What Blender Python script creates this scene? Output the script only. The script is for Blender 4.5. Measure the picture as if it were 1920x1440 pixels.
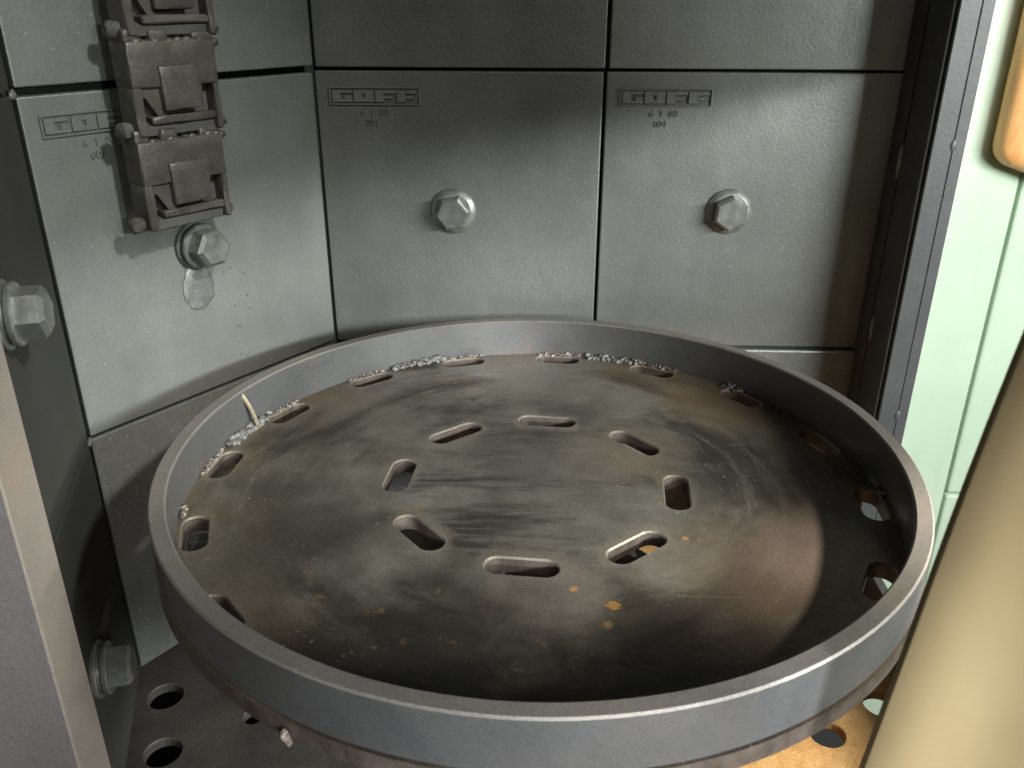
import bpy, bmesh, math, random
from math import pi, sin, cos, radians, atan2, hypot, sqrt
from mathutils import Vector, Matrix, noise
from mathutils.geometry import tessellate_polygon

for o in list(bpy.data.objects):
    bpy.data.objects.remove(o)
scene = bpy.context.scene
COL = scene.collection
rnd = random.Random(7)

# ------------------------------------------------------------------ camera
cam_d = bpy.data.cameras.new('camera')
cam = bpy.data.objects.new('camera', cam_d)
COL.objects.link(cam)
scene.camera = cam
cam_d.sensor_width = 36.0
cam_d.lens = 36.0 * 1619.56 / 1920.0
cam_d.clip_start = 0.02
cam_d.clip_end = 50.0
YAW, PITCH, ROLL = -0.0343862, 0.4229019, 0.0034711
fwd = Vector((sin(YAW) * cos(PITCH), cos(YAW) * cos(PITCH), -sin(PITCH)))
rgt = Vector((cos(YAW), -sin(YAW), 0.0))
upv = rgt.cross(fwd)
r2 = rgt * cos(ROLL) + upv * sin(ROLL)
u2 = -rgt * sin(ROLL) + upv * cos(ROLL)
cm = Matrix((r2, u2, -fwd)).transposed().to_4x4()
cm.translation = Vector((0.236957, -0.933992, 0.0692416))
cam.matrix_world = cm
cam_d.dof.use_dof = True
cam_d.dof.focus_distance = 0.80
cam_d.dof.aperture_fstop = 15.0

# ------------------------------------------------------------------ world + lamps
world = bpy.data.worlds.new('World')
scene.world = world
world.use_nodes = True
wb = world.node_tree.nodes['Background']
wb.inputs['Color'].default_value = (0.80, 0.92, 0.88, 1)
wb.inputs['Strength'].default_value = 0.022


def aim(o, target):
    o.rotation_euler = (Vector(target) - o.location).to_track_quat('-Z', 'Y').to_euler()


def area_lamp(name, loc, target, sx, sy, power, color):
    d = bpy.data.lights.new(name, 'AREA')
    d.shape = 'RECTANGLE'
    d.size, d.size_y, d.energy, d.color = sx, sy, power, color
    o = bpy.data.objects.new(name, d)
    COL.objects.link(o)
    o.location = loc
    aim(o, target)
    return o


def spot_lamp(name, loc, target, angle, blend, power, color, size):
    d = bpy.data.lights.new(name, 'SPOT')
    d.spot_size, d.spot_blend, d.energy, d.color, d.shadow_soft_size = radians(angle), blend, power, color, size
    o = bpy.data.objects.new(name, d)
    COL.objects.link(o)
    o.location = loc
    aim(o, target)
    return o


# low work lamp outside on the right: enters under the added shade panel and past the curtain
area_lamp('key_lamp', (1.75, -1.36, 0.33), (0.25, -0.05, -0.2), 1.25, 0.11, 96.0, (0.95, 1.0, 0.96))
# dim daylight from the hall behind the photographer
area_lamp('hall_lamp', (0.75, -2.6, 1.2), (0.2, -0.2, -0.1), 0.8, 0.6, 11.0, (0.98, 1.0, 0.94))
# added fill spot, brightens the angled wall and the post
spot_lamp('angled_wall_fill', (1.80, -1.50, 1.55), (-0.11, -0.23, -0.19), 17, 1.0, 330.0, (0.97, 1.0, 0.92), 0.08)
# lamp on the open right-hand side, low over the turntable
spot_lamp('side_lamp', (1.55, -0.34, 0.40), (0.460, -0.425, -0.29), 8.0, 1.0, 250.0, (1.0, 0.88, 0.80), 0.04)
# spot added to brighten the curtain and the front of the rim
spot_lamp('curtain_fill', (0.70, -1.95, 0.16), (0.345, -0.62, -0.29), 20, 1.0, 225.0, (0.93, 0.96, 1.0), 0.12)
# narrow spot added for the bright patch on the far side of the rim
spot_lamp('rim_fill_spot', (0.58, -1.55, 0.55), (0.180, -0.075, -0.288), 5.5, 1.0, 60.0, (1.0, 0.99, 0.95), 0.03)
# bright bay outside the opening: lights green wall and what hangs there
spot_lamp('bay_lamp', (1.4, -1.5, 1.2), (1.40, 0.9, -0.45), 38, 0.25, 118.0, (1.0, 0.97, 0.93), 0.3)
spot_lamp('bay_floor_lamp', (1.25, -0.62, -0.22), (0.54, -0.37, -0.58), 18, 0.7, 92.0, (1.0, 0.90, 0.76), 0.06)

vs = scene.view_settings
vs.view_transform = 'Standard'
vs.look = 'None'
vs.exposure = 0.0
vs.gamma = 1.0
vs.use_curve_mapping = False
scene.render.engine = 'CYCLES'
scene.cycles.use_denoising = True
scene.cycles.max_bounces = 6

# ------------------------------------------------------------------ materials


class NT:
    def __init__(self, name):
        self.m = bpy.data.materials.new(name)
        self.m.use_nodes = True
        self.t = self.m.node_tree
        self.b = self.t.nodes['Principled BSDF']
        self.tc = self.t.nodes.new('ShaderNodeTexCoord')

    def n(self, typ, **kw):
        nd = self.t.nodes.new(typ)
        for k, v in kw.items():
            setattr(nd, k, v)
        return nd

    def link(self, a, b):
        self.t.links.new(a, b)

    def noise(self, scale, detail=4, rough=0.55, vec=None, dist=0.0):
        nd = self.n('ShaderNodeTexNoise')
        nd.inputs['Scale'].default_value = scale
        nd.inputs['Detail'].default_value = detail
        nd.inputs['Roughness'].default_value = rough
        nd.inputs['Distortion'].default_value = dist
        self.link(vec if vec is not None else self.tc.outputs['Object'], nd.inputs['Vector'])
        return nd.outputs['Fac']

    def ramp(self, fac, stops):
        nd = self.n('ShaderNodeValToRGB')
        cr = nd.color_ramp
        while len(cr.elements) < len(stops):
            cr.elements.new(0.5)
        for e, (p, c) in zip(cr.elements, stops):
            e.position = p
            e.color = (*c, 1) if not isinstance(c, (int, float)) else (c, c, c, 1)
        self.link(fac, nd.inputs['Fac'])
        return nd.outputs['Color']

    def mix(self, fac, a, b, mode='MIX'):
        nd = self.n('ShaderNodeMix', data_type='RGBA', blend_type=mode)
        for s, v in ((nd.inputs[0], fac), (nd.inputs[6], a), (nd.inputs[7], b)):
            if hasattr(v, 'is_linked'):
                self.link(v, s)
            elif isinstance(v, (int, float)):
                s.default_value = v
            else:
                s.default_value = (*v, 1)
        return nd.outputs[2]

    def math(self, op, a, b=0.0):
        nd = self.n('ShaderNodeMath', operation=op)
        for s, v in ((nd.inputs[0], a), (nd.inputs[1], b)):
            if hasattr(v, 'is_linked'):
                self.link(v, s)
            else:
                s.default_value = v
        return nd.outputs[0]

    def bump(self, h, strength, dist, prev=None):
        nd = self.n('ShaderNodeBump')
        nd.inputs['Strength'].default_value = strength
        nd.inputs['Distance'].default_value = dist
        self.link(h, nd.inputs['Height'])
        if prev is not None:
            self.link(prev, nd.inputs['Normal'])
        return nd.outputs['Normal']

    def done(self, color, rough=0.5, metal=0.0, normal=None, spec=0.5):
        for nm, v in (('Base Color', color), ('Roughness', rough), ('Metallic', metal)):
            s = self.b.inputs[nm]
            if hasattr(v, 'is_linked'):
                self.link(v, s)
            elif isinstance(v, (int, float)):
                s.default_value = v
            else:
                s.default_value = (*v, 1)
        self.b.inputs['Specular IOR Level'].default_value = spec
        if normal is not None:
            self.link(normal, self.b.inputs['Normal'])
        return self.m


# stains, pale patches and painted shade on the plate: x, y from its centre, radius, strength, colour, softness
STAINS_AND_SHADE = [
    (0.008, -0.142, 0.050, 0.80, (0.205, 0.180, 0.160), 0.25),
    (-0.095, -0.095, 0.042, 0.70, (0.215, 0.205, 0.175), 0.35),
    (-0.135, -0.010, 0.040, 0.55, (0.200, 0.190, 0.160), 0.5),
    (0.080, 0.055, 0.070, 0.60, (0.205, 0.165, 0.125), 0.7),
    (0.150, -0.120, 0.085, 0.50, (0.130, 0.105, 0.078), 0.6),
    (0.205, -0.085, 0.060, 0.45, (0.215, 0.185, 0.165), 0.5),  # pale patch towards the right
    (0.000, 0.225, 0.075, 0.65, (0.215, 0.212, 0.195), 0.6),  # pale patch at the far side
    (-0.065, -0.215, 0.125, 0.85, (0.026, 0.024, 0.021), 0.6),  # shade over the front of the plate, painted as a dark patch
    (0.085, -0.240, 0.105, 0.80, (0.036, 0.029, 0.024), 0.6),  # same painted shade, further right
    (-0.215, -0.125, 0.055, 0.65, (0.165, 0.150, 0.125), 0.5),
    (-0.165, -0.070, 0.090, 0.70, (0.042, 0.040, 0.036), 0.7),
    (0.052, -0.153, 0.0050, 0.85, (0.46, 0.25, 0.075), 0.3),
    (0.027, -0.137, 0.0034, 0.9, (0.50, 0.29, 0.10), 0.3),
    (0.047, -0.172, 0.0045, 0.45, (0.36, 0.22, 0.10), 0.5),
    (0.110, -0.074, 0.0028, 0.6, (0.45, 0.27, 0.10), 0.4),
    (0.170, 0.165, 0.075, 0.60, (0.185, 0.125, 0.075), 0.6),
]


def mat_liner():
    k = NT('blasted_steel_liner')
    oi = k.n('ShaderNodeObjectInfo')
    mp = k.n('ShaderNodeMapping')
    mp.inputs['Scale'].default_value = (1.0, 1.0, 0.16)
    cb = k.n('ShaderNodeCombineXYZ')
    k.link(k.math('MULTIPLY', oi.outputs['Random'], 7.0), cb.inputs[0])
    k.link(k.math('MULTIPLY', oi.outputs['Random'], 3.0), cb.inputs[2])
    k.link(k.tc.outputs['Object'], mp.inputs['Vector'])
    k.link(cb.outputs[0], mp.inputs['Location'])
    base = k.ramp(k.noise(7, 4, 0.62), [(0.3, (0.137, 0.141, 0.135)), (0.7, (0.202, 0.204, 0.194))])
    streak = k.noise(48, 4, 0.65, mp.outputs[0])
    base = k.mix(k.math('MULTIPLY', k.ramp(streak, [(0.50, 0.0), (0.70, 1.0)]), 0.18), base, (0.255, 0.258, 0.240))
    base = k.mix(k.math('MULTIPLY', k.ramp(streak, [(0.30, 1.0), (0.44, 0.0)]), 0.18), base, (0.085, 0.085, 0.076))
    rust = k.ramp(k.noise(13, 4, 0.7), [(0.62, 0.0), (0.76, 1.0)])
    base = k.mix(k.math('MULTIPLY', rust, 0.22), base, (0.19, 0.145, 0.10))
    grain = k.noise(1000, 1, 0.7)
    col = k.mix(1.0, base, k.ramp(grain, [(0.3, 0.74), (0.72, 1.30)]), 'MULTIPLY')
    var = k.n('ShaderNodeMapRange')
    var.inputs['To Min'].default_value = 0.88
    var.inputs['To Max'].default_value = 1.10
    k.link(oi.outputs['Random'], var.inputs['Value'])
    col = k.mix(1.0, col, var.outputs[0], 'MULTIPLY')
    flecks = k.ramp(k.noise(330, 0, 0.4), [(0.80, 0.0), (0.84, 1.0)])
    col = k.mix(k.math('MULTIPLY', flecks, 0.45), col, (0.5, 0.5, 0.48))
    nrm = k.bump(k.noise(300, 2, 0.6), 0.28, 0.0009)
    nrm = k.bump(k.noise(16, 2, 0.5), 0.3, 0.003, nrm)
    ro = k.ramp(streak, [(0.3, 0.50), (0.7, 0.35)])
    return k.done(col, ro, 0.45, nrm)


def mat_liner_shade():
    k = NT('shade_darkened_liner')  # liner darkened: the left wall's shade is put into its colour
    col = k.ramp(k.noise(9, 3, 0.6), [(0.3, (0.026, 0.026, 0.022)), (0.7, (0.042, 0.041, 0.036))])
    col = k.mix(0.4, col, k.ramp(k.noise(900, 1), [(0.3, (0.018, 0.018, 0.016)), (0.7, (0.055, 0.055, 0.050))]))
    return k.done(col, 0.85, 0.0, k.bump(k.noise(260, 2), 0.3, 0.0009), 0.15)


def mat_dark_steel():
    k = NT('dark_scaled_steel')
    col = k.ramp(k.noise(20, 5), [(0.3, (0.045, 0.045, 0.042)), (0.7, (0.075, 0.073, 0.068))])
    return k.done(col, 0.7, 0.1, k.bump(k.noise(200, 3), 0.3, 0.001))


def mat_grime_shade():
    k = NT('grime_and_shade_in_recess')  # recess ground: grime, with shade painted in so the logo reads
    return k.done(k.ramp(k.noise(160, 3), [(0.3, (0.05, 0.05, 0.046)), (0.7, (0.10, 0.10, 0.092))]), 0.75)


def mat_cast():
    k = NT('shade_toned_letter')  # darker letter tone stands in for the shade of the relief
    return k.done(k.ramp(k.noise(160, 3), [(0.3, (0.07, 0.07, 0.065)), (0.7, (0.15, 0.15, 0.14))]), 0.6, 0.2)


def mat_gap():
    k = NT('grime_black')
    return k.done((0.012, 0.012, 0.013), 0.9)


def mat_bolt():
    k = NT('worn_zinc_bolt')
    col = k.ramp(k.noise(90, 4), [(0.3, (0.15, 0.153, 0.142)), (0.7, (0.28, 0.28, 0.26))])
    return k.done(col, k.ramp(k.noise(60, 3), [(0.3, 0.30), (0.7, 0.46)]), 0.6, k.bump(k.noise(300, 3), 0.25, 0.0008))


def mat_rim():
    k = NT('rolled_steel_rim')
    col = k.ramp(k.noise(7, 6, 0.62), [(0.3, (0.105, 0.104, 0.105)), (0.52, (0.150, 0.144, 0.138)), (0.72, (0.180, 0.160, 0.142))])
    col = k.mix(0.35, col, k.ramp(k.noise(900, 2), [(0.3, (0.08, 0.08, 0.08)), (0.7, (0.21, 0.206, 0.20))]))
    rust = k.ramp(k.noise(16, 6, 0.7), [(0.60, 0.0), (0.74, 1.0)])
    col = k.mix(k.math('MULTIPLY', rust, 0.55), col, (0.23, 0.145, 0.085))
    col = k.mix(1.0, col, (0.84, 0.85, 0.87), 'MULTIPLY')
    nrm = k.bump(k.noise(240, 3), 0.3, 0.0006)
    nrm = k.bump(k.noise(40, 2), 0.25, 0.0015, nrm)
    return k.done(col, k.ramp(k.noise(20, 4), [(0.3, 0.36), (0.7, 0.55)]), 0.5, nrm)


def mat_rimtop():
    k = NT('worn_rim_edge')
    col = k.ramp(k.noise(10, 4, 0.62), [(0.3, (0.135, 0.122, 0.110)), (0.52, (0.195, 0.176, 0.155)), (0.72, (0.25, 0.208, 0.160))])
    col = k.mix(0.35, col, k.ramp(k.noise(900, 1), [(0.3, (0.10, 0.095, 0.09)), (0.7, (0.28, 0.265, 0.24))]))
    return k.done(col, 0.48, 0.35, k.bump(k.noise(240, 2), 0.3, 0.0006))


def mat_plate():
    k = NT('mill_scale_plate')
    sep = k.n('ShaderNodeSeparateXYZ')
    k.link(k.tc.outputs['Object'], sep.inputs[0])
    x, y = sep.outputs[0], sep.outputs[1]
    r = k.math('SQRT', k.math('ADD', k.math('MULTIPLY', x, x), k.math('MULTIPLY', y, y)))
    rs = k.math('MAXIMUM', r, 0.07)
    cx = k.math('DIVIDE', x, rs)
    cy = k.math('DIVIDE', y, rs)

    def polar(kr, kt):
        cb = k.n('ShaderNodeCombineXYZ')
        k.link(k.math('MULTIPLY', r, kr), cb.inputs[0])
        k.link(k.math('MULTIPLY', cx, kt), cb.inputs[1])
        k.link(k.math('MULTIPLY', cy, kt), cb.inputs[2])
        return cb.outputs[0]

    ragged = k.noise(24, 5, 0.65)

    ragged_fine = k.noise(420, 4, 0.7)

    def soft_patch(px, py, rad, soft=0.5, rag=1.1):
        """soft-edged ragged patch: 1 inside, 0 outside"""
        dx = k.math('SUBTRACT', x, px)
        dy = k.math('SUBTRACT', y, py)
        d = k.math('SQRT', k.math('ADD', k.math('MULTIPLY', dx, dx), k.math('MULTIPLY', dy, dy)))
        d = k.math('ADD', k.math('DIVIDE', d, rad), k.math('MULTIPLY', k.math('SUBTRACT', ragged if rad > 0.01 else ragged_fine, 0.5), rag if rad > 0.01 else 2.6))
        return k.ramp(d, [(1.0 - soft, 1.0), (1.0, 0.0)])
    cloud = k.ramp(k.noise(6.0, 5, 0.60, dist=0.25), [(0.36, (0.050, 0.044, 0.036)), (0.46, (0.098, 0.092, 0.076)), (0.60, (0.215, 0.220, 0.198))])
    col = cloud
    col = k.mix(k.math('MULTIPLY', soft_patch(0.01, 0.02, 0.15, 0.9), 0.45), col, (0.17, 0.178, 0.165))
    # smears that follow the rotation, straighter wipes in the middle
    mp = k.n('ShaderNodeMapping')
    mp.inputs['Scale'].default_value = (5.0, 26.0, 1.0)
    mp.inputs['Rotation'].default_value = (0, 0, radians(-7))
    k.link(k.tc.outputs['Object'], mp.inputs['Vector'])
    inner = k.n('ShaderNodeMapRange')
    inner.inputs['From Min'].default_value = 0.10
    inner.inputs['From Max'].default_value = 0.17
    k.link(r, inner.inputs['Value'])
    sm = k.mix(inner.outputs[0], k.noise(1.0, 6, 0.62, mp.outputs[0], 0.2), k.noise(1.0, 6, 0.66, polar(26, 1.4), 0.25))
    col = k.mix(k.ramp(sm, [(0.37, 0.9), (0.50, 0.0)]), col, (0.030, 0.028, 0.024))
    mp2 = k.n('ShaderNodeMapping')
    mp2.inputs['Scale'].default_value = (10.0, 85.0, 1.0)
    mp2.inputs['Rotation'].default_value = (0, 0, radians(5))
    k.link(k.tc.outputs['Object'], mp2.inputs['Vector'])
    sm2 = k.mix(inner.outputs[0], k.noise(1.0, 6, 0.66, mp2.outputs[0], 0.2), k.noise(1.0, 6, 0.7, polar(85, 2.4), 0.3))
    col = k.mix(k.math('MULTIPLY', k.ramp(sm2, [(0.50, 0.0), (0.66, 1.0)]), 0.42), col, (0.215, 0.205, 0.178))
    # fine arc scratches
    sc = k.ramp(k.noise(1.0, 3, 0.8, polar(520, 2.2), 0.1), [(0.66, 0.0), (0.72, 1.0)])
    col = k.mix(k.math('MULTIPLY', sc, 0.45), col, (0.33, 0.32, 0.29))
    for (ra, sx, sy, am) in ((24, 7.0, 620.0, 0.5), (-38, 9.0, 700.0, 0.4), (71, 6.0, 560.0, 0.35)):
        m3 = k.n('ShaderNodeMapping')
        m3.inputs['Scale'].default_value = (sx, sy, 1.0)
        m3.inputs['Rotation'].default_value = (0, 0, radians(ra))
        k.link(k.tc.outputs['Object'], m3.inputs['Vector'])
        s3 = k.ramp(k.noise(1.0, 2, 0.6, m3.outputs[0]), [(0.735, 0.0), (0.76, 1.0)])
        col = k.mix(k.math('MULTIPLY', s3, am), col, (0.36, 0.35, 0.32))
    # brown oxide towards the edge
    edge = k.n('ShaderNodeMapRange')
    edge.inputs['From Min'].default_value = 0.17
    edge.inputs['From Max'].default_value = 0.262
    k.link(r, edge.inputs['Value'])
    br = k.math('MULTIPLY', edge.outputs[0], k.ramp(k.noise(11, 4, 0.66), [(0.40, 0.0), (0.62, 0.85)]))
    col = k.mix(br, col, (0.155, 0.110, 0.072))
    # pale dust scuffed out round the slots
    ang = k.math('ARCTAN2', y, x)
    for (rad0, step, wid, am) in ((0.1135, 45.0, 0.020, 0.62), (0.2645, 22.5, 0.016, 0.5)):
        fr_ = k.math('FRACT', k.math('ADD', k.math('DIVIDE', k.math('ADD', ang, radians(4.5)), radians(step)), 10.5))
        tq = k.math('MULTIPLY', k.math('MULTIPLY', k.math('ABSOLUTE', k.math('SUBTRACT', fr_, 0.5)), radians(step)), r)
        tq = k.math('MAXIMUM', k.math('SUBTRACT', tq, 0.0165), 0.0)
        vq = k.math('SUBTRACT', r, rad0)
        dq = k.math('SQRT', k.math('ADD', k.math('MULTIPLY', tq, tq), k.math('MULTIPLY', vq, vq)))
        dq = k.math('ADD', k.math('DIVIDE', dq, wid), k.math('MULTIPLY', k.math('SUBTRACT', ragged, 0.5), 1.8))
        col = k.mix(k.math('MULTIPLY', k.ramp(dq, [(0.55, 1.0), (1.05, 0.0)]), am), col, (0.225, 0.205, 0.172))
    # stains, pale patches and painted shade
    for (px, py, rad, am, c, soft) in STAINS_AND_SHADE:
        col = k.mix(k.math('MULTIPLY', soft_patch(px, py, rad, soft), am), col, c)
    # orange rust specks
    msk = k.ramp(k.noise(6.5, 2), [(0.50, 0.0), (0.62, 1.0)])
    spk = k.ramp(k.noise(80, 3, 0.6), [(0.63, 0.0), (0.69, 1.0)])
    col = k.mix(k.math('MULTIPLY', k.math('MULTIPLY', msk, spk), 0.38), col, (0.36, 0.20, 0.07))
    # bright grit specks
    gr = k.ramp(k.noise(260, 2, 0.5), [(0.68, 0.0), (0.72, 1.0)])
    gm = k.ramp(k.noise(9, 2, 0.5), [(0.50, 0.0), (0.62, 1.0)])
    col = k.mix(k.math('MULTIPLY', k.math('MULTIPLY', gr, gm), 0.55), col, (0.42, 0.41, 0.39))
    col = k.mix(1.0, col, k.ramp(k.noise(800, 1), [(0.3, 0.78), (0.7, 1.22)]), 'MULTIPLY')
    col = k.mix(1.0, col, (0.88, 0.83, 0.76), 'MULTIPLY')
    nrm = k.bump(k.noise(170, 3), 0.35, 0.0009)
    nrm = k.bump(sm2, 0.25, 0.0008, nrm)
    ro = k.ramp(sm, [(0.3, 0.55), (0.7, 0.33)])
    return k.done(col, ro, 0.25, nrm)


def mat_cut():
    k = NT('flame_cut_edge')
    col = k.ramp(k.noise(70, 4), [(0.3, (0.050, 0.038, 0.030)), (0.7, (0.115, 0.092, 0.077))])
    return k.done(col, 0.5, 0.3, k.bump(k.noise(300, 2), 0.4, 0.0008))


def mat_weld():
    k = NT('weld_metal')
    col = k.ramp(k.noise(260, 4), [(0.35, (0.085, 0.074, 0.064)), (0.65, (0.22, 0.22, 0.205))])
    return k.done(col, 0.58, 0.3, k.bump(k.noise(400, 3), 0.6, 0.0015))


def mat_weld_brown():
    k = NT('burnt_weld_metal')
    col = k.ramp(k.noise(200, 4), [(0.35, (0.12, 0.085, 0.07)), (0.68, (0.30, 0.26, 0.23))])
    return k.done(col, 0.5, 0.4, k.bump(k.noise(400, 3), 0.6, 0.0015))


def mat_chain():
    k = NT('dusty_cast_chain')
    col = k.ramp(k.noise(35, 5), [(0.3, (0.044, 0.040, 0.035)), (0.7, (0.100, 0.091, 0.078))])
    col = k.mix(0.3, col, k.ramp(k.noise(700, 1), [(0.3, (0.06, 0.057, 0.05)), (0.7, (0.20, 0.19, 0.172))]))
    return k.done(col, k.ramp(k.noise(50, 3), [(0.3, 0.36), (0.7, 0.6)]), 0.45, k.bump(k.noise(220, 3), 0.35, 0.001))


def mat_floor():
    k = NT('rusty_floor_plate')
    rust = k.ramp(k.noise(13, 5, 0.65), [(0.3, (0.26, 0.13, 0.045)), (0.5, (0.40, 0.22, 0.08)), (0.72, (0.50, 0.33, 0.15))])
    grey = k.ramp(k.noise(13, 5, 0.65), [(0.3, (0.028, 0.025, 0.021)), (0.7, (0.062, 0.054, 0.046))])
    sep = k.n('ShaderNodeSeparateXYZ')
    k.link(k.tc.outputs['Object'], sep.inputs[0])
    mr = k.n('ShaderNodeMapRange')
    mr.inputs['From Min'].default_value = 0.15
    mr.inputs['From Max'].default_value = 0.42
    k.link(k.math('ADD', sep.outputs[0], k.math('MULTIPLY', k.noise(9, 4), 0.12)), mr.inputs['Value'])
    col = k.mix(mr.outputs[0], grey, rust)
    col = k.mix(1.0, col, k.ramp(k.noise(700, 1), [(0.3, 0.75), (0.7, 1.25)]), 'MULTIPLY')
    return k.done(col, 0.6, 0.1, k.bump(k.noise(120, 3), 0.4, 0.0012))


def mat_frame():
    k = NT('grey_frame_steel')
    col = k.ramp(k.noise(18, 5), [(0.3, (0.044, 0.045, 0.049)), (0.7, (0.068, 0.069, 0.075))])
    col = k.mix(0.3, col, k.ramp(k.noise(900, 1), [(0.3, (0.03, 0.03, 0.031)), (0.7, (0.08, 0.08, 0.084))]))
    return k.done(col, 0.5, 0.15, k.bump(k.noise(220, 2), 0.2, 0.0008))


def mat_post():
    k = NT('tan_post_side')
    col = k.ramp(k.noise(9, 5, 0.6), [(0.3, (0.165, 0.138, 0.118)), (0.55, (0.235, 0.20, 0.168)), (0.75, (0.30, 0.20, 0.125))])
    col = k.mix(0.3, col, k.ramp(k.noise(800, 2), [(0.3, (0.15, 0.13, 0.12)), (0.7, (0.36, 0.33, 0.30))]))
    return k.done(col, 0.55, 0.15, k.bump(k.noise(150, 4), 0.35, 0.001))


def mat_post_front():
    k = NT('purple_grey_post_front')
    col = k.ramp(k.noise(9, 5, 0.6), [(0.3, (0.175, 0.160, 0.165)), (0.7, (0.225, 0.205, 0.208))])
    col = k.mix(1.0, col, k.ramp(k.noise(800, 1), [(0.3, 0.8), (0.7, 1.2)]), 'MULTIPLY')
    return k.done(col, 0.55, 0.1, k.bump(k.noise(150, 3), 0.35, 0.001))


def mat_green():
    k = NT('pale_green_paint')
    col = k.ramp(k.noise(3, 5), [(0.3, (0.49, 0.63, 0.48)), (0.7, (0.60, 0.71, 0.57))])
    col = k.mix(k.ramp(k.noise(8, 6, 0.7), [(0.66, 0.0), (0.8, 0.35)]), col, (0.36, 0.48, 0.38))
    mp = k.n('ShaderNodeMapping')
    mp.inputs['Scale'].default_value = (1.0, 1.0, 0.12)
    k.link(k.tc.outputs['Object'], mp.inputs['Vector'])
    col = k.mix(k.ramp(k.noise(16, 5, 0.7, mp.outputs[0]), [(0.55, 0.0), (0.75, 0.35)]), col, (0.44, 0.50, 0.36))
    return k.done(col, 0.45, 0.0, k.bump(k.noise(25, 4), 0.25, 0.004))


def mat_curtain():
    k = NT('tan_canvas')
    col = k.ramp(k.noise(6, 4, 0.5), [(0.3, (0.35, 0.258, 0.13)), (0.55, (0.405, 0.312, 0.165)), (0.75, (0.45, 0.365, 0.21))])
    nrm = k.bump(k.noise(14, 2), 0.25, 0.006)
    return k.done(col, 0.8, 0.0, nrm, 0.2)


def mat_orange():
    k = NT('orange_leather')
    mp = k.n('ShaderNodeMapping')
    mp.inputs['Scale'].default_value = (1, 1, 0.25)
    k.link(k.tc.outputs['Object'], mp.inputs['Vector'])
    col = k.ramp(k.noise(30, 5, 0.6, mp.outputs[0]), [(0.3, (0.62, 0.27, 0.08)), (0.55, (0.80, 0.43, 0.17)), (0.75, (0.84, 0.56, 0.32))])
    return k.done(col, 0.45, 0.0, k.bump(k.noise(40, 3), 0.3, 0.003))


def mat_black():
    k = NT('black_rubber')
    return k.done(k.ramp(k.noise(30, 3), [(0.3, (0.02, 0.02, 0.02)), (0.7, (0.035, 0.033, 0.03))]), 0.7)


def mat_wire():
    k = NT('tan_wire')
    return k.done(k.ramp(k.noise(300, 3), [(0.3, (0.20, 0.16, 0.11)), (0.7, (0.33, 0.28, 0.20))]), 0.5, 0.2)


M = dict(liner=mat_liner(), liner_shade=mat_liner_shade(), dark=mat_dark_steel(), gap=mat_gap(), grime_shade=mat_grime_shade(), cast=mat_cast(), bolt=mat_bolt(), rim=mat_rim(), rimtop=mat_rimtop(), plate=mat_plate(), cut=mat_cut(),
         weld=mat_weld(), weldb=mat_weld_brown(), chain=mat_chain(), floor=mat_floor(), frame=mat_frame(), post=mat_post(), post_front=mat_post_front(), green=mat_green(),
         curtain=mat_curtain(), orange=mat_orange(), black=mat_black(), wire=mat_wire())

# ------------------------------------------------------------------ helpers


def empty(name, label, cat, loc=(0, 0, 0), rotz=0.0, group=None):
    o = bpy.data.objects.new(name, None)
    COL.objects.link(o)
    o.empty_display_size = 0.05
    o.location = loc
    o.rotation_euler = (0, 0, rotz)
    o['label'] = label
    o['category'] = cat
    if group:
        o['group'] = group
    return o


def mesh_of(bm, name, smooth=None):
    bmesh.ops.recalc_face_normals(bm, faces=bm.faces)
    me = bpy.data.meshes.new(name)
    bm.to_mesh(me)
    bm.free()
    if smooth is not None:
        for p in me.polygons:
            p.use_smooth = True
        try:
            me.set_sharp_from_angle(angle=radians(smooth))
        except Exception:
            pass
    return me


def obj(name, me, mat, parent=None, loc=(0, 0, 0), rot=(0, 0, 0)):
    o = bpy.data.objects.new(name, me)
    COL.objects.link(o)
    if mat is not None and not me.materials:
        me.materials.append(M[mat])
    o.parent = parent
    o.location = loc
    o.rotation_euler = rot
    return o


def add_box(bm, x0, x1, y0, y1, z0, z1, bevel=0.0, seg=1):
    vs_ = [bm.verts.new((x, y, z)) for x in (x0, x1) for y in (y0, y1) for z in (z0, z1)]
    fs = []
    for idx in ((0, 1, 3, 2), (4, 6, 7, 5), (0, 4, 5, 1), (2, 3, 7, 6), (0, 2, 6, 4), (1, 5, 7, 3)):
        fs.append(bm.faces.new([vs_[i] for i in idx]))
    if bevel:
        es = list({e for f in fs for e in f.edges})
        bmesh.ops.bevel(bm, geom=es, offset=bevel, segments=seg, affect='EDGES', profile=0.5)
    return vs_


def box_mesh(name, *a, bevel=0.0, seg=1, smooth=None):
    bm = bmesh.new()
    add_box(bm, *a, bevel=bevel, seg=seg)
    return mesh_of(bm, name, smooth)


def lathe(bm, prof, seg=64, axis='Z', close=False):
    rings = []
    for (r, z) in prof:
        ring = []
        if r < 1e-6:
            v = bm.verts.new((0, 0, z))
            ring = [v] * seg
        else:
            for i in range(seg):
                a = 2 * pi * i / seg
                ring.append(bm.verts.new((r * cos(a), r * sin(a), z)))
        rings.append(ring)
    n = len(rings)
    for j in range(n if close else n - 1):
        A, B = rings[j], rings[(j + 1) % n]
        for i in range(seg):
            k = (i + 1) % seg
            vv = []
            for v in (A[i], A[k], B[k], B[i]):
                if v not in vv:
                    vv.append(v)
            if len(vv) >= 3:
                try:
                    bm.faces.new(vv)
                except ValueError:
                    pass


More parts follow.
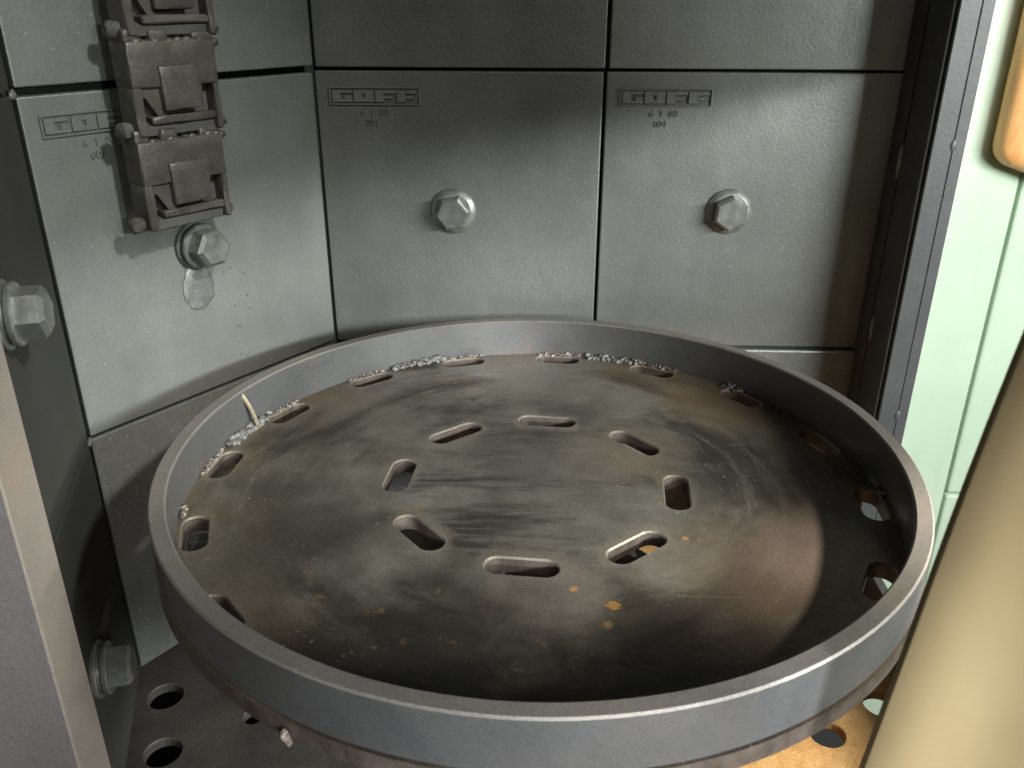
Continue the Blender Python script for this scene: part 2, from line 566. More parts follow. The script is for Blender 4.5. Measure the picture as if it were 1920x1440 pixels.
def prism(bm, n, r, z0, z1, rot=0.0, cham=0.0):
    """n-gon prism along z with a chamfered, slightly domed top"""
    ring = lambda rr, z: [bm.verts.new((rr * cos(rot + 2 * pi * i / n), rr * sin(rot + 2 * pi * i / n), z)) for i in range(n)]
    R = [ring(r, z0), ring(r, z1 - cham)]
    if cham:
        R.append(ring(r - cham * 1.3, z1))
    for A, B in zip(R, R[1:]):
        for i in range(n):
            bm.faces.new((A[i], A[(i + 1) % n], B[(i + 1) % n], B[i]))
    bm.faces.new(R[-1])
    bm.faces.new(list(reversed(R[0])))


def poly_with_holes(bm, outer, holes, z_top, z_bot, chamfer_loops=None):
    """flat plate from an outer loop and hole loops (2-D lists); chamfer_loops: smaller loops for the hole below its chamfer"""
    top_loops = [outer] + holes
    bot_loops = [outer] + (chamfer_loops or holes)
    cz = 0.0014 if chamfer_loops else 0.0

    def face_up(loops, z):
        vv = [[Vector((x, y, 0)) for (x, y) in L] for L in loops]
        tris = tessellate_polygon(vv)
        flat = [bm.verts.new((x, y, z)) for L in loops for (x, y) in L]
        for t in tris:
            try:
                bm.faces.new([flat[i] for i in t])
            except ValueError:
                pass
        out, k = [], 0
        for L in loops:
            out.append(flat[k:k + len(L)])
            k += len(L)
        return out
    T = face_up(top_loops, z_top)
    B = face_up(bot_loops, z_bot)
    for li in range(len(T)):
        t, b = T[li], B[li]
        n = len(t)
        if li > 0 and chamfer_loops:
            mid = [bm.verts.new((v.co.x, v.co.y, z_top - cz)) for v in b]
            seq = [t, mid, b]
        else:
            seq = [t, b]
        for P, Q in zip(seq, seq[1:]):
            for i in range(n):
                bm.faces.new((P[i], P[(i + 1) % n], Q[(i + 1) % n], Q[i]))


def slot_loop(cx, cy, ang, length, width, n=13):
    """rounded slot, long axis along ang"""
    h = length / 2 - width / 2
    pts = []
    for s, a0 in ((1, -pi / 2), (-1, pi / 2)):
        for i in range(n):
            a = a0 + pi * i / (n - 1)
            pts.append((s * h + width / 2 * cos(a), width / 2 * sin(a)))
    ca, sa = cos(ang), sin(ang)
    return [(cx + x * ca - y * sa, cy + x * sa + y * ca) for x, y in pts]


def tube(bm, pts, rads, seg=8):
    rings = []
    for i, p in enumerate(pts):
        p = Vector(p)
        d = (Vector(pts[min(i + 1, len(pts) - 1)]) - Vector(pts[max(i - 1, 0)])).normalized()
        a = d.cross(Vector((0, 0, 1)))
        if a.length < 1e-3:
            a = d.cross(Vector((1, 0, 0)))
        a.normalize()
        b = d.cross(a)
        rings.append([bm.verts.new(p + (a * cos(2 * pi * k / seg) + b * sin(2 * pi * k / seg)) * rads[i]) for k in range(seg)])
    for A, B in zip(rings, rings[1:]):
        for k in range(seg):
            bm.faces.new((A[k], A[(k + 1) % seg], B[(k + 1) % seg], B[k]))
    bm.faces.new(rings[0])
    bm.faces.new(list(reversed(rings[-1])))


def text_mesh(body, size, depth):
    cu = bpy.data.curves.new('txt', 'FONT')
    cu.body = body
    cu.size = size
    cu.extrude = depth
    cu.align_x = 'CENTER'
    cu.align_y = 'CENTER'
    cu.resolution_u = 3
    t = bpy.data.objects.new('txt', cu)
    COL.objects.link(t)
    dg = bpy.context.evaluated_depsgraph_get()
    me = bpy.data.meshes.new_from_object(t.evaluated_get(dg))
    bpy.data.objects.remove(t)
    bpy.data.curves.remove(cu)
    me.name = 'cast_lettering'
    me.materials.clear()
    return me


# ------------------------------------------------------------------ the three lined walls
T = 0.30
ANG = 0.978887
AW = 0.3056463
ZF = -0.578            # floor level
LC = Vector((-AW * cos(ANG), -AW * sin(ANG), 0))
DD = Vector((0.30992, -0.95076, 0))

# cast logo: fat letters in a frame, local x right, z up, raised towards -y


def logo_mesh():
    bm = bmesh.new()
    W, H = 0.0946, 0.0178
    y0, y1 = -0.0020, 0.0006
    fr = 0.0014
    R = lambda x0, x1, z0, z1, yy=y0: add_box(bm, x0, x1, yy, y1, -z1, -z0, bevel=0.0003)
    g = 0.0016
    cw = (W - 2 * fr - g * 5) / 4
    ch = H - 2 * fr - 2 * g
    # frame
    R(0, W, 0, fr)
    R(0, W, H - fr, H)
    R(0, fr, fr, H - fr)
    R(W - fr, W, fr, H - fr)
    for i, L in enumerate('GOFF'):
        x = fr + g + i * (cw + g)
        z = fr + g
        if L == 'G':
            R(x, x + cw * .42, z, z + ch)
            R(x + cw * .42, x + cw, z, z + ch * .26)
            R(x + cw * .42, x + cw, z + ch * .76, z + ch)
            R(x + cw * .62, x + cw, z + ch * .48, z + ch * .76)
        elif L == 'O':
            R(x, x + cw * .42, z, z + ch)
            R(x + cw * .58, x + cw, z, z + ch)
            R(x + cw * .42, x + cw * .58, z, z + ch * .3)
            R(x + cw * .42, x + cw * .58, z + ch * .7, z + ch)
        else:
            R(x, x + cw * .42, z, z + ch)
            R(x + cw * .42, x + cw, z, z + ch * .3)
            R(x + cw * .42, x + cw * .82, z + ch * .48, z + ch * .72)
    return mesh_of(bm, 'cast_logo')


LOGO = logo_mesh()
LOGO_GROUND = box_mesh('logo_ground', 0.0008, 0.0938, -0.0003, 0.0008, -0.0170, -0.0008)
TXT2 = text_mesh('6  1  00', 0.0095, 0.0012)
TXT3 = text_mesh('001', 0.0095, 0.0012)


def bolt_parts(parent, loc, spin, style):
    """hexagon bolt with washers, axis along local -y of the wall"""
    rot = (pi / 2, 0, 0)
    if style == 'flange':
        bm = bmesh.new()
        lathe(bm, [(0, -0.001), (0.0245, -0.001), (0.0245, 0.0025), (0.0235, 0.0038), (0.0195, 0.0062), (0.0, 0.0062)], 48)
        w = mesh_of(bm, 'washer', 30)
        bm = bmesh.new()
        prism(bm, 6, 0.0188, 0.0062, 0.0185, spin, 0.0022)
        h = mesh_of(bm, 'hex_head')
        b = obj('bolt', h, 'bolt', parent, loc, rot)
        obj('washer', w, 'bolt', b)
    else:
        bm = bmesh.new()
        lathe(bm, [(0, -0.001), (0.0232, -0.001), (0.0240, 0.0006), (0.0240, 0.0032), (0.0232, 0.0042), (0, 0.0042)], 48)
        w = mesh_of(bm, 'washer', 30)
        bm = bmesh.new()
        lathe(bm, [(0, 0.0042), (0.0190, 0.0042), (0.0190, 0.0066), (0.0215, 0.0072), (0.0220, 0.0086), (0.0220, 0.0106), (0.0208, 0.0118), (0, 0.0118)], 48)
        s = mesh_of(bm, 'spring_washer', 30)
        bm = bmesh.new()
        prism(bm, 6, 0.0184, 0.0118, 0.0292, spin, 0.003)
        h = mesh_of(bm, 'hex_head')
        b = obj('bolt', h, 'bolt', parent, loc, rot)
        obj('washer', w, 'bolt', b)
        obj('spring_washer', s, 'bolt', b)
    return b


def liner_plate(parent, x0, x1, z0, z1, off=0.0, logo=True, gap=0.0015, bev=0.0014):
    """one cast liner plate, front face at y = -off; slightly out of true like the others in the photo"""
    bm = bmesh.new()
    add_box(bm, x0 + gap, x1 - gap, -off, 0.013, z0 + gap, z1 - gap, bevel=bev, seg=2)
    p = obj('liner_plate', mesh_of(bm, 'liner_plate'), 'liner', parent, (rnd.uniform(-0.0005, 0.0005), rnd.uniform(-0.0006, 0.0006), rnd.uniform(-0.0005, 0.0005)),
            (radians(rnd.uniform(-0.12, 0.12)), radians(rnd.uniform(-0.10, 0.10)), radians(rnd.uniform(-0.12, 0.12))))
    if logo:
        lo = (x0 + 0.0152, -off, z1 - 0.0172)
        obj('logo', LOGO, 'liner', p, lo)
        obj('logo_ground', LOGO_GROUND, 'grime_shade', p, lo)
        obj('cast_lettering', TXT2, 'cast', p, (x0 + 0.0152 + 0.0465, -off, z1 - 0.0425), (pi / 2, 0, 0))
        obj('cast_lettering', TXT3, 'cast', p, (x0 + 0.0152 + 0.0440, -off, z1 - 0.0528), (pi / 2, 0, 0))
    return p


# back wall
wb_ = empty('wall_back', 'grey back wall of bolted liner plates behind the turntable', 'wall', (0, 0, ZF))
zz = -ZF
for (x0, x1) in ((0.0, T), (T, 2 * T + 0.001)):
    liner_plate(wb_, x0, x1, zz, zz + T, 0.0, False)
    liner_plate(wb_, x0, x1, zz - T, zz, 0.0, True)
    liner_plate(wb_, x0, x1, 0.006, zz - T, 0.0045, False, bev=0.0026)
obj('backing_sheet', box_mesh('backing_sheet', -0.004, 0.64, 0.0135, 0.022, 0.0, zz + T), 'gap', wb_)
bolt_parts(wb_, (0.1405, 0, zz - 0.1455), radians(8), 'flange')
bolt_parts(wb_, (0.4375, 0, zz - 0.1425), radians(26), 'flange')

# angled wall: local x runs from its left corner to the back wall
wa = empty('wall_angled', 'angled liner plate wall behind the hanging chain', 'wall', (LC.x, LC.y, ZF), ANG)
liner_plate(wa, 0.0, AW, zz + 0.0012, zz + T, 0.001, False, 0.0022)
liner_plate(wa, 0.0, AW, zz - T, zz - 0.0012, 0.0, True, 0.0022)
liner_plate(wa, 0.0, AW, 0.007, zz - T, -0.0015, False, 0.0022)
obj('backing_sheet', box_mesh('backing_sheet', -0.002, AW, 0.0135, 0.022, 0.0, zz + T), 'gap', wa)
bolt_parts(wa, (AW - 0.1655, 0, zz - 0.149), radians(2), 'stack')
# hardened drip and rough cast patch under the bolt
bm = bmesh.new()
bmesh.ops.create_icosphere(bm, subdivisions=4, radius=1.0, matrix=Matrix.Translation((0, 0, -0.008)) @ Matrix.Diagonal((0.0185, 0.0022, 0.0235, 1)))
for v in bm.verts:
    v.co += Vector((noise.noise(v.co * 90) * 0.003, noise.noise(v.co * 70 + Vector((5, 0, 0))) * 0.001, noise.noise(v.co * 80 + Vector((0, 9, 0))) * 0.003))
obj('cast_lump', mesh_of(bm, 'cast_lump', 50), 'liner', wa, (AW - 0.170, 0, zz - 0.182))
bm = bmesh.new()
for i in range(30):
    px, pz = rnd.gauss(0, 0.009), rnd.uniform(-0.055, 0.045)
    s = rnd.uniform(0.0005, 0.0012)
    bmesh.ops.create_icosphere(bm, subdivisions=1, radius=1.0, matrix=Matrix.Translation((px, 0, pz)) @ Matrix.Diagonal((s, s * 0.45, s * rnd.uniform(1, 2.6), 1)))
sp = obj('casting_pimples', mesh_of(bm, 'casting_pimples', 60), 'liner', wa, (AW - 0.128, 0, zz - 0.222))
sp['kind'] = 'stuff'

# left wall: runs from the angled wall towards the viewer
LW = 0.236
wl_rot = atan2(-DD.y, -DD.x)
lo = LC + DD * LW
wl = empty('wall_left', 'shaded side wall of shade-darkened plates with two large bolts at left', 'wall', (lo.x, lo.y, ZF), wl_rot)
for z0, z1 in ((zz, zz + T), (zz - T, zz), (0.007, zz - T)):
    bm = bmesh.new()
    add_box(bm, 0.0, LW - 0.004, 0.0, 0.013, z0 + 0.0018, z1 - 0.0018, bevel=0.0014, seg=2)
    obj('liner_plate', mesh_of(bm, 'liner_plate'), 'liner_shade', wl)
obj('backing_sheet', box_mesh('backing_sheet', 0.0, LW + 0.004, 0.0135, 0.022, 0.0, zz + T), 'gap', wl)
bolt_parts(wl, (LW - 0.158, 0, zz - 0.126), radians(4), 'stack')
bolt_parts(wl, (LW - 0.145, 0, zz - 0.441), radians(24), 'stack')
obj('small_rivet', box_mesh('small_rivet', -0.006, 0.006, -0.010, 0.0, -0.008, 0.008, bevel=0.002, seg=2), 'bolt', wl, (LW - 0.185, 0, zz - 0.535))
for (sx, sz) in ((LW - 0.004, zz - 0.001), (LW - 0.003, zz - T - 0.001)):
    bm = bmesh.new()
    bmesh.ops.create_icosphere(bm, subdivisions=2, radius=1.0, matrix=Matrix.Diagonal((0.005, 0.003, 0.004, 1)))
    for v in bm.verts:
        v.co *= 1 + 0.35 * noise.noise(v.co * 400)
    obj('paint_chip', mesh_of(bm, 'paint_chip', 60), 'weld', wl, (sx, -0.001, sz))

# ------------------------------------------------------------------ floor of the chamber
F0, F1, G0, G1 = -0.24, 0.615, -0.80, 0.02
fin = [Vector(p) for p in ((-0.135, -0.280), (-0.109, -0.350), (0.520, -0.303), (0.585, -0.262), (0.455, -0.285), (0.46, -0.37), (0.40, -0.44), (-0.085, -0.425))]
FR = [0.0168] * len(fin)
fin.append(Vector((-0.038, -0.303)))
FR.append(0.0095)
bm = bmesh.new()
circ = lambda c, r: [(c.x + r * cos(2 * pi * k / 20), c.y + r * sin(2 * pi * k / 20)) for k in range(20)]
poly_with_holes(bm, [(F0, G0), (F1, G0), (F1, G1), (F0, G1)], [circ(c, h + 0.0012) for c, h in zip(fin, FR)], ZF, ZF - 0.010, [circ(c, h) for c, h in zip(fin, FR)])
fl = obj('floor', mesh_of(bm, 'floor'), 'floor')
fl['kind'] = 'structure'
pit = obj('floor_pit', box_mesh('floor_pit', F0, F1, G0, G1, ZF - 0.30, ZF - 0.14), 'gap')
pit['kind'] = 'structure'
# turned-up lip at the open side with its slot
lipo = empty('floor_lip', 'pale steel lip along the open side of the rusty floor', 'lip', (F1, -0.3, ZF))
obj('lip_plate', box_mesh('lip_plate', 0.001, 0.012, -0.5, 0.20, -0.02, 0.05, bevel=0.001), 'frame', lipo)
obj('slot', box_mesh('slot', -0.0012, 0.0005, 0.02, 0.05, 0.008, 0.03), 'gap', lipo)

# ------------------------------------------------------------------ turntable
TX, TY = 0.235963, -0.323863
R_OUT, R_IN = 0.2903, 0.2781
Z_TOP, Z_PL, Z_BOT = -0.255, -0.294, -0.3065
tt = empty('turntable', 'round slotted steel turntable with raised rim', 'turntable', (TX, TY, ZF))
zt = lambda z: z - ZF
bm = bmesh.new()
outer = [(0.2914 * cos(2 * pi * k / 200), 0.2914 * sin(2 * pi * k / 200)) for k in range(200)]
big, small = [], []
for k in range(8):
    a = radians(-4.5 + 45 * k)
    r = 0.1135
    big.append(slot_loop(r * cos(a), r * sin(a), a + pi / 2, 0.0545, 0.0215))
    small.append(slot_loop(r * cos(a), r * sin(a), a + pi / 2, 0.0520, 0.0192))
for k in range(16):
    a = radians(-4.5 + 22.5 * k)
    r = 0.2645
    big.append(slot_loop(r * cos(a), r * sin(a), a + pi / 2, 0.0475, 0.0205))
    small.append(slot_loop(r * cos(a), r * sin(a), a + pi / 2, 0.0455, 0.0185))
poly_with_holes(bm, outer, big, zt(Z_PL), zt(Z_BOT), small)
pl_me = mesh_of(bm, 'slotted_plate')
pl_me.materials.append(M['plate'])
pl_me.materials.append(M['cut'])
for p in pl_me.polygons:
    if abs(p.normal.z) < 0.4:
        p.material_index = 1
obj('slotted_plate', pl_me, None, tt)
bm = bmesh.new()
c = 0.0013
lathe(bm, [(R_IN, zt(Z_PL) - 0.0005), (R_IN, zt(Z_TOP) - c), (R_IN + c, zt(Z_TOP)), (R_OUT - c, zt(Z_TOP)), (R_OUT, zt(Z_TOP) - c), (R_OUT, zt(Z_PL) + 0.0016), (R_OUT - 0.001, zt(Z_PL) + 0.0004), (R_OUT - 0.002, zt(Z_PL) - 0.0005)], 256, close=True)
for v in bm.verts:
    n_ = noise.noise(Vector((v.co.x * 14, v.co.y * 14, v.co.z * 30))) * 0.0004
    rr = hypot(v.co.x, v.co.y)
    v.co.x *= 1 + n_ / rr
    v.co.y *= 1 + n_ / rr
rim_me = mesh_of(bm, 'rim', 25)
rim_me.materials.append(M['rim'])
rim_me.materials.append(M['rimtop'])
for p in rim_me.polygons:
    if p.normal.z > 0.6:
        p.material_index = 1
obj('rim', rim_me, None, tt)
# pedestal below
bm = bmesh.new()
lathe(bm, [(0, 0.0), (0.11, 0.0), (0.11, 0.012), (0.055, 0.016), (0.05, 0.20), (0.085, 0.245), (0.085, zt(Z_BOT) - 0.001), (0, zt(Z_BOT) - 0.001)], 48)
obj('pedestal', mesh_of(bm, 'pedestal', 30), 'dark', tt)
for k in range(6):
    a = radians(15 + 60 * k)
    bm = bmesh.new()
    add_box(bm, 0.06, 0.272, -0.006, 0.006, zt(Z_BOT) - 0.045, zt(Z_BOT) - 0.0005, bevel=0.001)
    for v in bm.verts:
        if v.co.x > 0.2 and v.co.z < zt(Z_BOT) - 0.02:
            v.co.z += 0.030
    obj('support_rib', mesh_of(bm, 'support_rib'), 'dark', tt, (0, 0, 0), (0, 0, a))


def weld_bead(a0, a1, rad, mat, seed, back=0.0):
    rg = random.Random(seed)
    bm = bmesh.new()
    n = max(10, int(abs(a1 - a0) * 0.272 / 0.0011))
    for i in range(n + 1):
        a = a0 + (a1 - a0) * (i + rg.uniform(-0.5, 0.5)) / n
        t_ = rg.random()
        s = rad * rg.uniform(0.28, 0.62)
        r = R_IN - s * 0.3 - rad * 0.75 * t_ - back
        z = zt(Z_PL) + s * 0.2 + rad * 0.75 * (1 - t_) * rg.uniform(0.4, 1.0)
        bmesh.ops.create_icosphere(bm, subdivisions=1, radius=1.0, matrix=Matrix.Translation((r * cos(a), r * sin(a), z)) @ Matrix.Rotation(rg.uniform(0, 3), 4, 'Z') @ Matrix.Diagonal((s * rg.uniform(0.8, 1.5), s, s * 0.8, 1)))
    for v in bm.verts:
        v.co += Vector((noise.noise(v.co * 420), noise.noise(v.co * 430 + Vector((7, 0, 0))), noise.noise(v.co * 410 + Vector((0, 3, 0))))) * 0.0011
    return obj('weld_bead', mesh_of(bm, 'weld_bead', 60), mat, tt)


for i, (d0, d1, rad, mt) in enumerate([(112, 124, 0.0060, 'weld'), (66.5, 79, 0.0058, 'weld'), (155.5, 169, 0.0068, 'weld'),
                                       (125.5, 135, 0.0030, 'weldb'), (103, 112, 0.0030, 'weldb'), (80.5, 90, 0.0034, 'weldb'),
                                       (58, 66, 0.0032, 'weldb'), (148, 156, 0.0032, 'weldb'), (171, 180, 0.0034, 'weldb'), (42, 46.5, 0.0050, 'weld'),
                                       (30, 33, 0.0036, 'weldb'), (-170, -167, 0.0042, 'weldb'), (-2, 4, 0.0036, 'weldb')]):
    weld_bead(radians(d0), radians(d1), rad, mt, 40 + i)
# stub of wire standing up out of the weld
bm = bmesh.new()
a = radians(161.3)
p0 = Vector((0.2705 * cos(a), 0.2705 * sin(a), zt(Z_PL) + 0.004))
pts = [p0 + Vector((-0.0003 * k * k - 0.0006 * k, -0.0004 * k, 0.0064 * k)) for k in range(6)]
tube(bm, pts, [0.0017, 0.0019, 0.0018, 0.0020, 0.0021, 0.0019], 7)
obj('wire_stub', mesh_of(bm, 'wire_stub', 40), 'wire', tt)
# broken tab end on the lip and the dark bracket below it at the front left
bm = bmesh.new()
add_box(bm, -0.0022, 0.0022, -0.002, 0.002, -0.009, 0.003, bevel=0.001, seg=2)
for v in bm.verts:
    v.co += Vector((noise.noise(v.co * 300), noise.noise(v.co * 310), noise.noise(v.co * 290))) * 0.002
obj('tab_end', mesh_of(bm, 'tab_end', 50), 'weldb', tt, (0.2925 * cos(radians(-117.6)), 0.2945 * sin(radians(-117.6)), zt(-0.302)), (0.2, 0, radians(-28)))
# ------------------------------------------------------------------ hanging block chain
ch = empty('hanging_chain', 'dusty cast block chain hanging at upper left before angled wall', 'chain',
           tuple(LC + Vector((cos(ANG), sin(ANG), 0)) * 0.1108 + Vector((sin(ANG), -cos(ANG), 0)) * 0.020 + Vector((0, 0, -0.1085))), ANG)
CW = 0.0830
PITCH_Z = 0.0775


def worn(bm, amp=0.0007, freq=130.0, cuts=3):
    """subdivide a part and knock it out of true"""
    long_e = [e for e in bm.edges if e.calc_length() > 0.006]
    bmesh.ops.subdivide_edges(bm, edges=long_e, cuts=cuts, use_grid_fill=True)
    for v in bm.verts:
        p = v.co * freq
        q = v.co * freq * 2.7 + Vector((3, 1, 2))
        d = Vector((noise.noise(p), noise.noise(p + Vector((9, 0, 0))), noise.noise(p + Vector((0, 9, 0)))))
        v.co += d * amp + noise.noise_vector(q) * amp * 0.5
    return bm


def chain_link(parent, k):
    rg = random.Random(90 + k)
    x0 = -CW / 2
    z0 = PITCH_Z * k             # bottom pin of this link
    sh = 0.0040 * k              # the chain leans a little
    X = lambda a, b: (x0 + a + sh, x0 + b + sh)
    bm = bmesh.new()
    # main block (front towards -y)
    add_box(bm, *X(0.0, CW), -0.025, 0.0, z0 + 0.030, z0 + 0.066, bevel=0.0024, seg=2)
    body = obj('link', mesh_of(worn(bm), 'link', 40), 'chain', parent)
    # side arms down to the pin
    for a, b in ((0.0, 0.0085), (CW - 0.006, CW)):
        bm = bmesh.new()
        add_box(bm, *X(a, b), -0.0245, -0.001, z0 - 0.008, z0 + 0.031, bevel=0.0012)
        obj('side_arm', mesh_of(worn(bm), 'side_arm', 40), 'chain', body)
    # centre tongue / boss
    bm = bmesh.new()
    add_box(bm, *X(0.0245, 0.0640), -0.0280, -0.004, z0 + 0.0115, z0 + 0.0475, bevel=0.0024, seg=2)
    for v in bm.verts:
        if v.co.z < z0 + 0.02:
            v.co.x = (v.co.x - sh) * 0.93 + sh
    obj('boss', mesh_of(worn(bm), 'boss', 40), 'chain', body)
    # lower cross bar with darker underside
    bm = bmesh.new()
    add_box(bm, *X(0.015, CW - 0.006), -0.0235, -0.008, z0 + 0.001, z0 + 0.0075, bevel=0.0012)
    obj('cross_bar', mesh_of(worn(bm), 'cross_bar', 40), 'chain', body)
    bm = bmesh.new()
    add_box(bm, *X(0.0085, CW - 0.006), -0.020, -0.002, z0 - 0.0085, z0 + 0.0005, bevel=0.001)
    obj('pin_housing', mesh_of(worn(bm), 'pin_housing', 40), 'dark', body)
    # web plates behind the boss
    bm = bmesh.new()
    add_box(bm, *X(0.0085, CW - 0.006), -0.012, -0.002, z0 + 0.0075, z0 + 0.031)
    obj('web', mesh_of(bm, 'web'), 'dark', body)  # darker than the link, shade of the gaps put into its colour
    # slanted gusset beside the boss
    bm = bmesh.new()
    pr = [(0.0085, 0.031), (0.0245, 0.031), (0.0290, 0.0075), (0.0215, 0.0075), (0.0120, 0.0225), (0.0085, 0.0225)]
    f = [bm.verts.new((x0 + sh + a, -0.0215, z0 + b)) for a, b in pr]
    g = [bm.verts.new((x0 + sh + a, -0.010, z0 + b)) for a, b in pr]
    bm.faces.new(f)
    bm.faces.new(list(reversed(g)))
    for i in range(len(pr)):
        j = (i + 1) % len(pr)
        bm.faces.new((f[i], f[j], g[j], g[i]))
    obj('gusset', mesh_of(bm, 'gusset'), 'chain', body)
    # knuckles at the top, broken and uneven
    for a, b, h in ((0.0, 0.0135, 0.0815), (0.0235, 0.0400, 0.0800), (0.0470, 0.0610, 0.0735), (0.0630, CW, 0.0775)):
        bm = bmesh.new()
        add_box(bm, *X(a, b), -0.0225 + rg.uniform(-0.001, 0.003), -0.003, z0 + 0.064, z0 + h - 0.011 + 0.005, bevel=0.0022, seg=2)
        obj('knuckle', mesh_of(worn(bm), 'knuckle', 40), 'chain', body)
    # ragged crest of stuck grit
    bm = bmesh.new()
    for i in range(18):
        s = rg.uniform(0.0024, 0.0058)
        bmesh.ops.create_icosphere(bm, subdivisions=1, radius=s, matrix=Matrix.Translation((x0 + sh + 0.012 + i * 0.0042, -0.0215, z0 + 0.0635 + rg.uniform(-0.001, 0.002))) @ Matrix.Diagonal((1.2, 0.6, 0.8, 1)))
    g_ = obj('caked_grit', mesh_of(bm, 'caked_grit', 60), 'chain', body)
    # pin with ragged heads
    bm = bmesh.new()
    tube(bm, [(x0 + sh - 0.011, -0.011, z0 - 0.003), (x0 + sh - 0.008, -0.011, z0 - 0.003), (x0 + sh + 0.001, -0.011, z0 - 0.003), (x0 + sh + CW, -0.011, z0 - 0.003), (x0 + sh + CW + 0.006, -0.011, z0 - 0.003), (x0 + sh + CW + 0.009, -0.011, z0 - 0.003)],
         [0.004, 0.0075, 0.0065, 0.0062, 0.0072, 0.004], 10)
    for v in bm.verts:
        v.co += Vector((noise.noise(v.co * 260), noise.noise(v.co * 250), noise.noise(v.co * 240))) * 0.0022
    obj('pin', mesh_of(bm, 'pin', 40), 'chain' if k == 0 else 'dark', body)


for k in range(4):
    chain_link(ch, k)

# ------------------------------------------------------------------ frames on either side
fr = empty('door_frame', 'grey steel door frame edge between liner wall and green wall', 'frame', (0.6, -0.05, ZF))
z_lo, z_hi = 0.0, 1.0
bm = bmesh.new()
add_box(bm, 0.0012, 0.0205, -0.0405, 0.064, z_lo, z_hi, bevel=0.0010)
obj('flange', mesh_of(bm, 'flange'), 'frame', fr)
bm = bmesh.new()
add_box(bm, 0.0213, 0.0330, -0.0385, 0.064, z_lo, z_hi, bevel=0.0010)
obj('seal_bar', mesh_of(bm, 'seal_bar'), 'frame', fr)
# inner cover strip: its edge is the dark joint in the reveal
bm = bmesh.new()
add_box(bm, -0.0030, 0.0008, 0.020, 0.0495, z_lo, z_hi, bevel=0.0008)
obj('cover_strip', mesh_of(bm, 'cover_strip'), 'dark', fr)
bm = bmesh.new()
add_box(bm, -0.0022, 0.0008, -0.036, 0.0165, z_lo, z_hi, bevel=0.0008)
obj('reveal_strip', mesh_of(bm, 'reveal_strip'), 'dark', fr)
for (yy, zz2, s) in ((0.0175, 0.495, 1.6), (0.0100, 0.318, 1.3)):
    bm = bmesh.new()
    bmesh.ops.create_icosphere(bm, subdivisions=2, radius=1.0, matrix=Matrix.Diagonal((0.0022, 0.0026, 0.011 * s, 1)))
    for v in bm.verts:
        v.co *= 1 + 0.25 * noise.noise(v.co * 300)
    obj('tack_weld', mesh_of(bm, 'tack_weld', 60), 'bolt', fr, (-0.003, yy, zz2))
for zz2 in (0.520, 0.238):
    bm = bmesh.new()
    bmesh.ops.create_icosphere(bm, subdivisions=2, radius=1.0, matrix=Matrix.Diagonal((0.0030, 0.0009, 0.0055, 1)))
    obj('tack_weld', mesh_of(bm, 'tack_weld', 60), 'frame', fr, (0.0208, -0.0405, zz2))

bm = bmesh.new()
add_box(bm, 0.036, 0.050, -0.90, -0.150, 0.612, 0.95, bevel=0.001)
obj('shade_panel', mesh_of(bm, 'shade_panel'), 'frame', fr)  # unseen panel added to cast the slanting shade on the back wall

po = empty('door_post', 'tan steel post at the lower left edge', 'post', (-0.08, -0.50, ZF))
bm = bmesh.new()
add_box(bm, -0.16, 0.0, -0.0035, 0.0305, 0.0, 0.80, bevel=0.0012)
po_me = mesh_of(bm, 'post_plate')
po_me.materials.append(M['post_front'])
po_me.materials.append(M['post'])
for p in po_me.polygons:
    if p.normal.x > 0.5:
        p.material_index = 1  # side face in the lighter tan, the rest purple-grey
obj('post_plate', po_me, None, po)

# ------------------------------------------------------------------ outside, right
gw = empty('green_wall', 'pale green painted wall of large panels beyond the frame', 'wall', (0.6, 0.9, -1.9))


def gpanel(x0, x1, z0, z1):
    bm = bmesh.new()
    add_box(bm, x0, x1, -0.02, 0.03, z0, z1, bevel=0.006, seg=2)
    obj('panel', mesh_of(bm, 'panel'), 'green', gw)


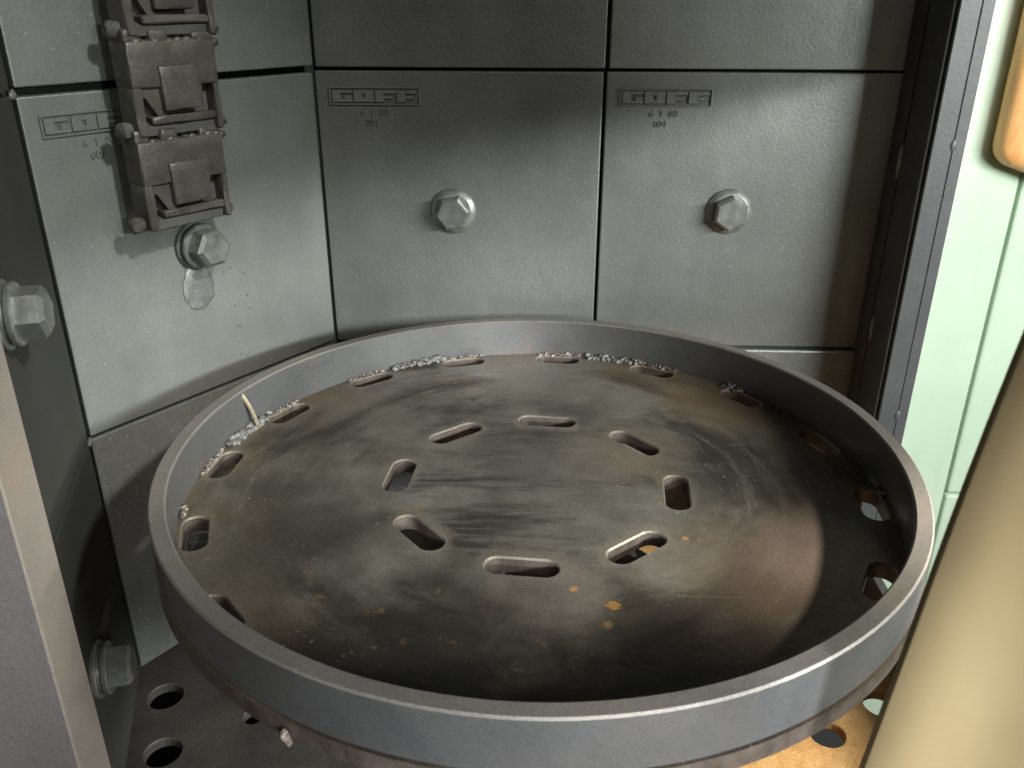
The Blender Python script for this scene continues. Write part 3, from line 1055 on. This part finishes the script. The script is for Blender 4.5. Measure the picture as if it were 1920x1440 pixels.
gpanel(0.0, 0.611, 0.0, 2.9)
gpanel(0.617, 1.6, 0.0, 0.880)
gpanel(0.617, 1.6, 0.886, 2.9)
obj('backing', box_mesh('backing', 0, 1.6, 0.0, 0.05, -0.001, 2.9), 'green', gw)
og = empty('leather_sleeve', 'orange leather sleeve with rounded end hanging before green wall', 'sleeve', (1.239, 0.845, -0.234))
bm = bmesh.new()
add_box(bm, -0.114, 0.13, -0.042, 0.033, 0.0, 0.70, bevel=0.032, seg=6)
for v in bm.verts:
    v.co.z += -0.35 * (v.co.x + 0.09) * max(0, 1 - v.co.z / 0.25)
    v.co.y += 0.005 * sin(v.co.x * 60)
obj('sleeve', mesh_of(bm, 'sleeve', 50), 'orange', og)
bm = bmesh.new()
bmesh.ops.create_uvsphere(bm, u_segments=16, v_segments=10, radius=1.0, matrix=Matrix.Diagonal((0.016, 0.008, 0.05, 1)))
obj('dark_opening', mesh_of(bm, 'dark_opening', 50), 'black', og, (-0.028, -0.042, 0.082))

# tan curtain close to the viewer
cu = empty('canvas_curtain', 'tan canvas curtain at the lower right before the turntable', 'curtain', (0.4165, -0.62, ZF))
bm = bmesh.new()
NU, NV = 60, 40
grid = []
for side in (0, 1):
    g = []
    for i in range(NU + 1):
        row = []
        u = (i / NU) ** 1.7 * 0.40
        for j in range(NV + 1):
            z = -0.30 + j / NV * 1.05
            fold = 0.010 * sin(u * 52 + 0.6 * sin(z * 4)) * min(1, u / 0.04) + 0.006 * noise.noise(Vector((u * 14, 0, z * 5)))
            x = u * 0.93 + 0.130 * (z - 0.415) * (1 if z < 0.415 else 1.0) + 0.004 * sin(z * 9)
            y = -u * 0.75 + fold * 0.6 + 0.007 * math.exp(-u / 0.008) + (0.0045 if side else 0.0)
            row.append(bm.verts.new((x, y, z)))
        g.append(row)
    grid.append(g)
for side in (0, 1):
    g = grid[side]
    for i in range(NU):
        for j in range(NV):
            bm.faces.new((g[i][j], g[i + 1][j], g[i + 1][j + 1], g[i][j + 1]))
A, B = grid
for i in range(NU):
    bm.faces.new((A[i][0], A[i + 1][0], B[i + 1][0], B[i][0]))
    bm.faces.new((A[i][NV], A[i + 1][NV], B[i + 1][NV], B[i][NV]))
for j in range(NV):
    bm.faces.new((A[0][j], A[0][j + 1], B[0][j + 1], B[0][j]))
    bm.faces.new((A[NU][j], A[NU][j + 1], B[NU][j + 1], B[NU][j]))
obj('cloth', mesh_of(bm, 'cloth', 60), 'curtain', cu)
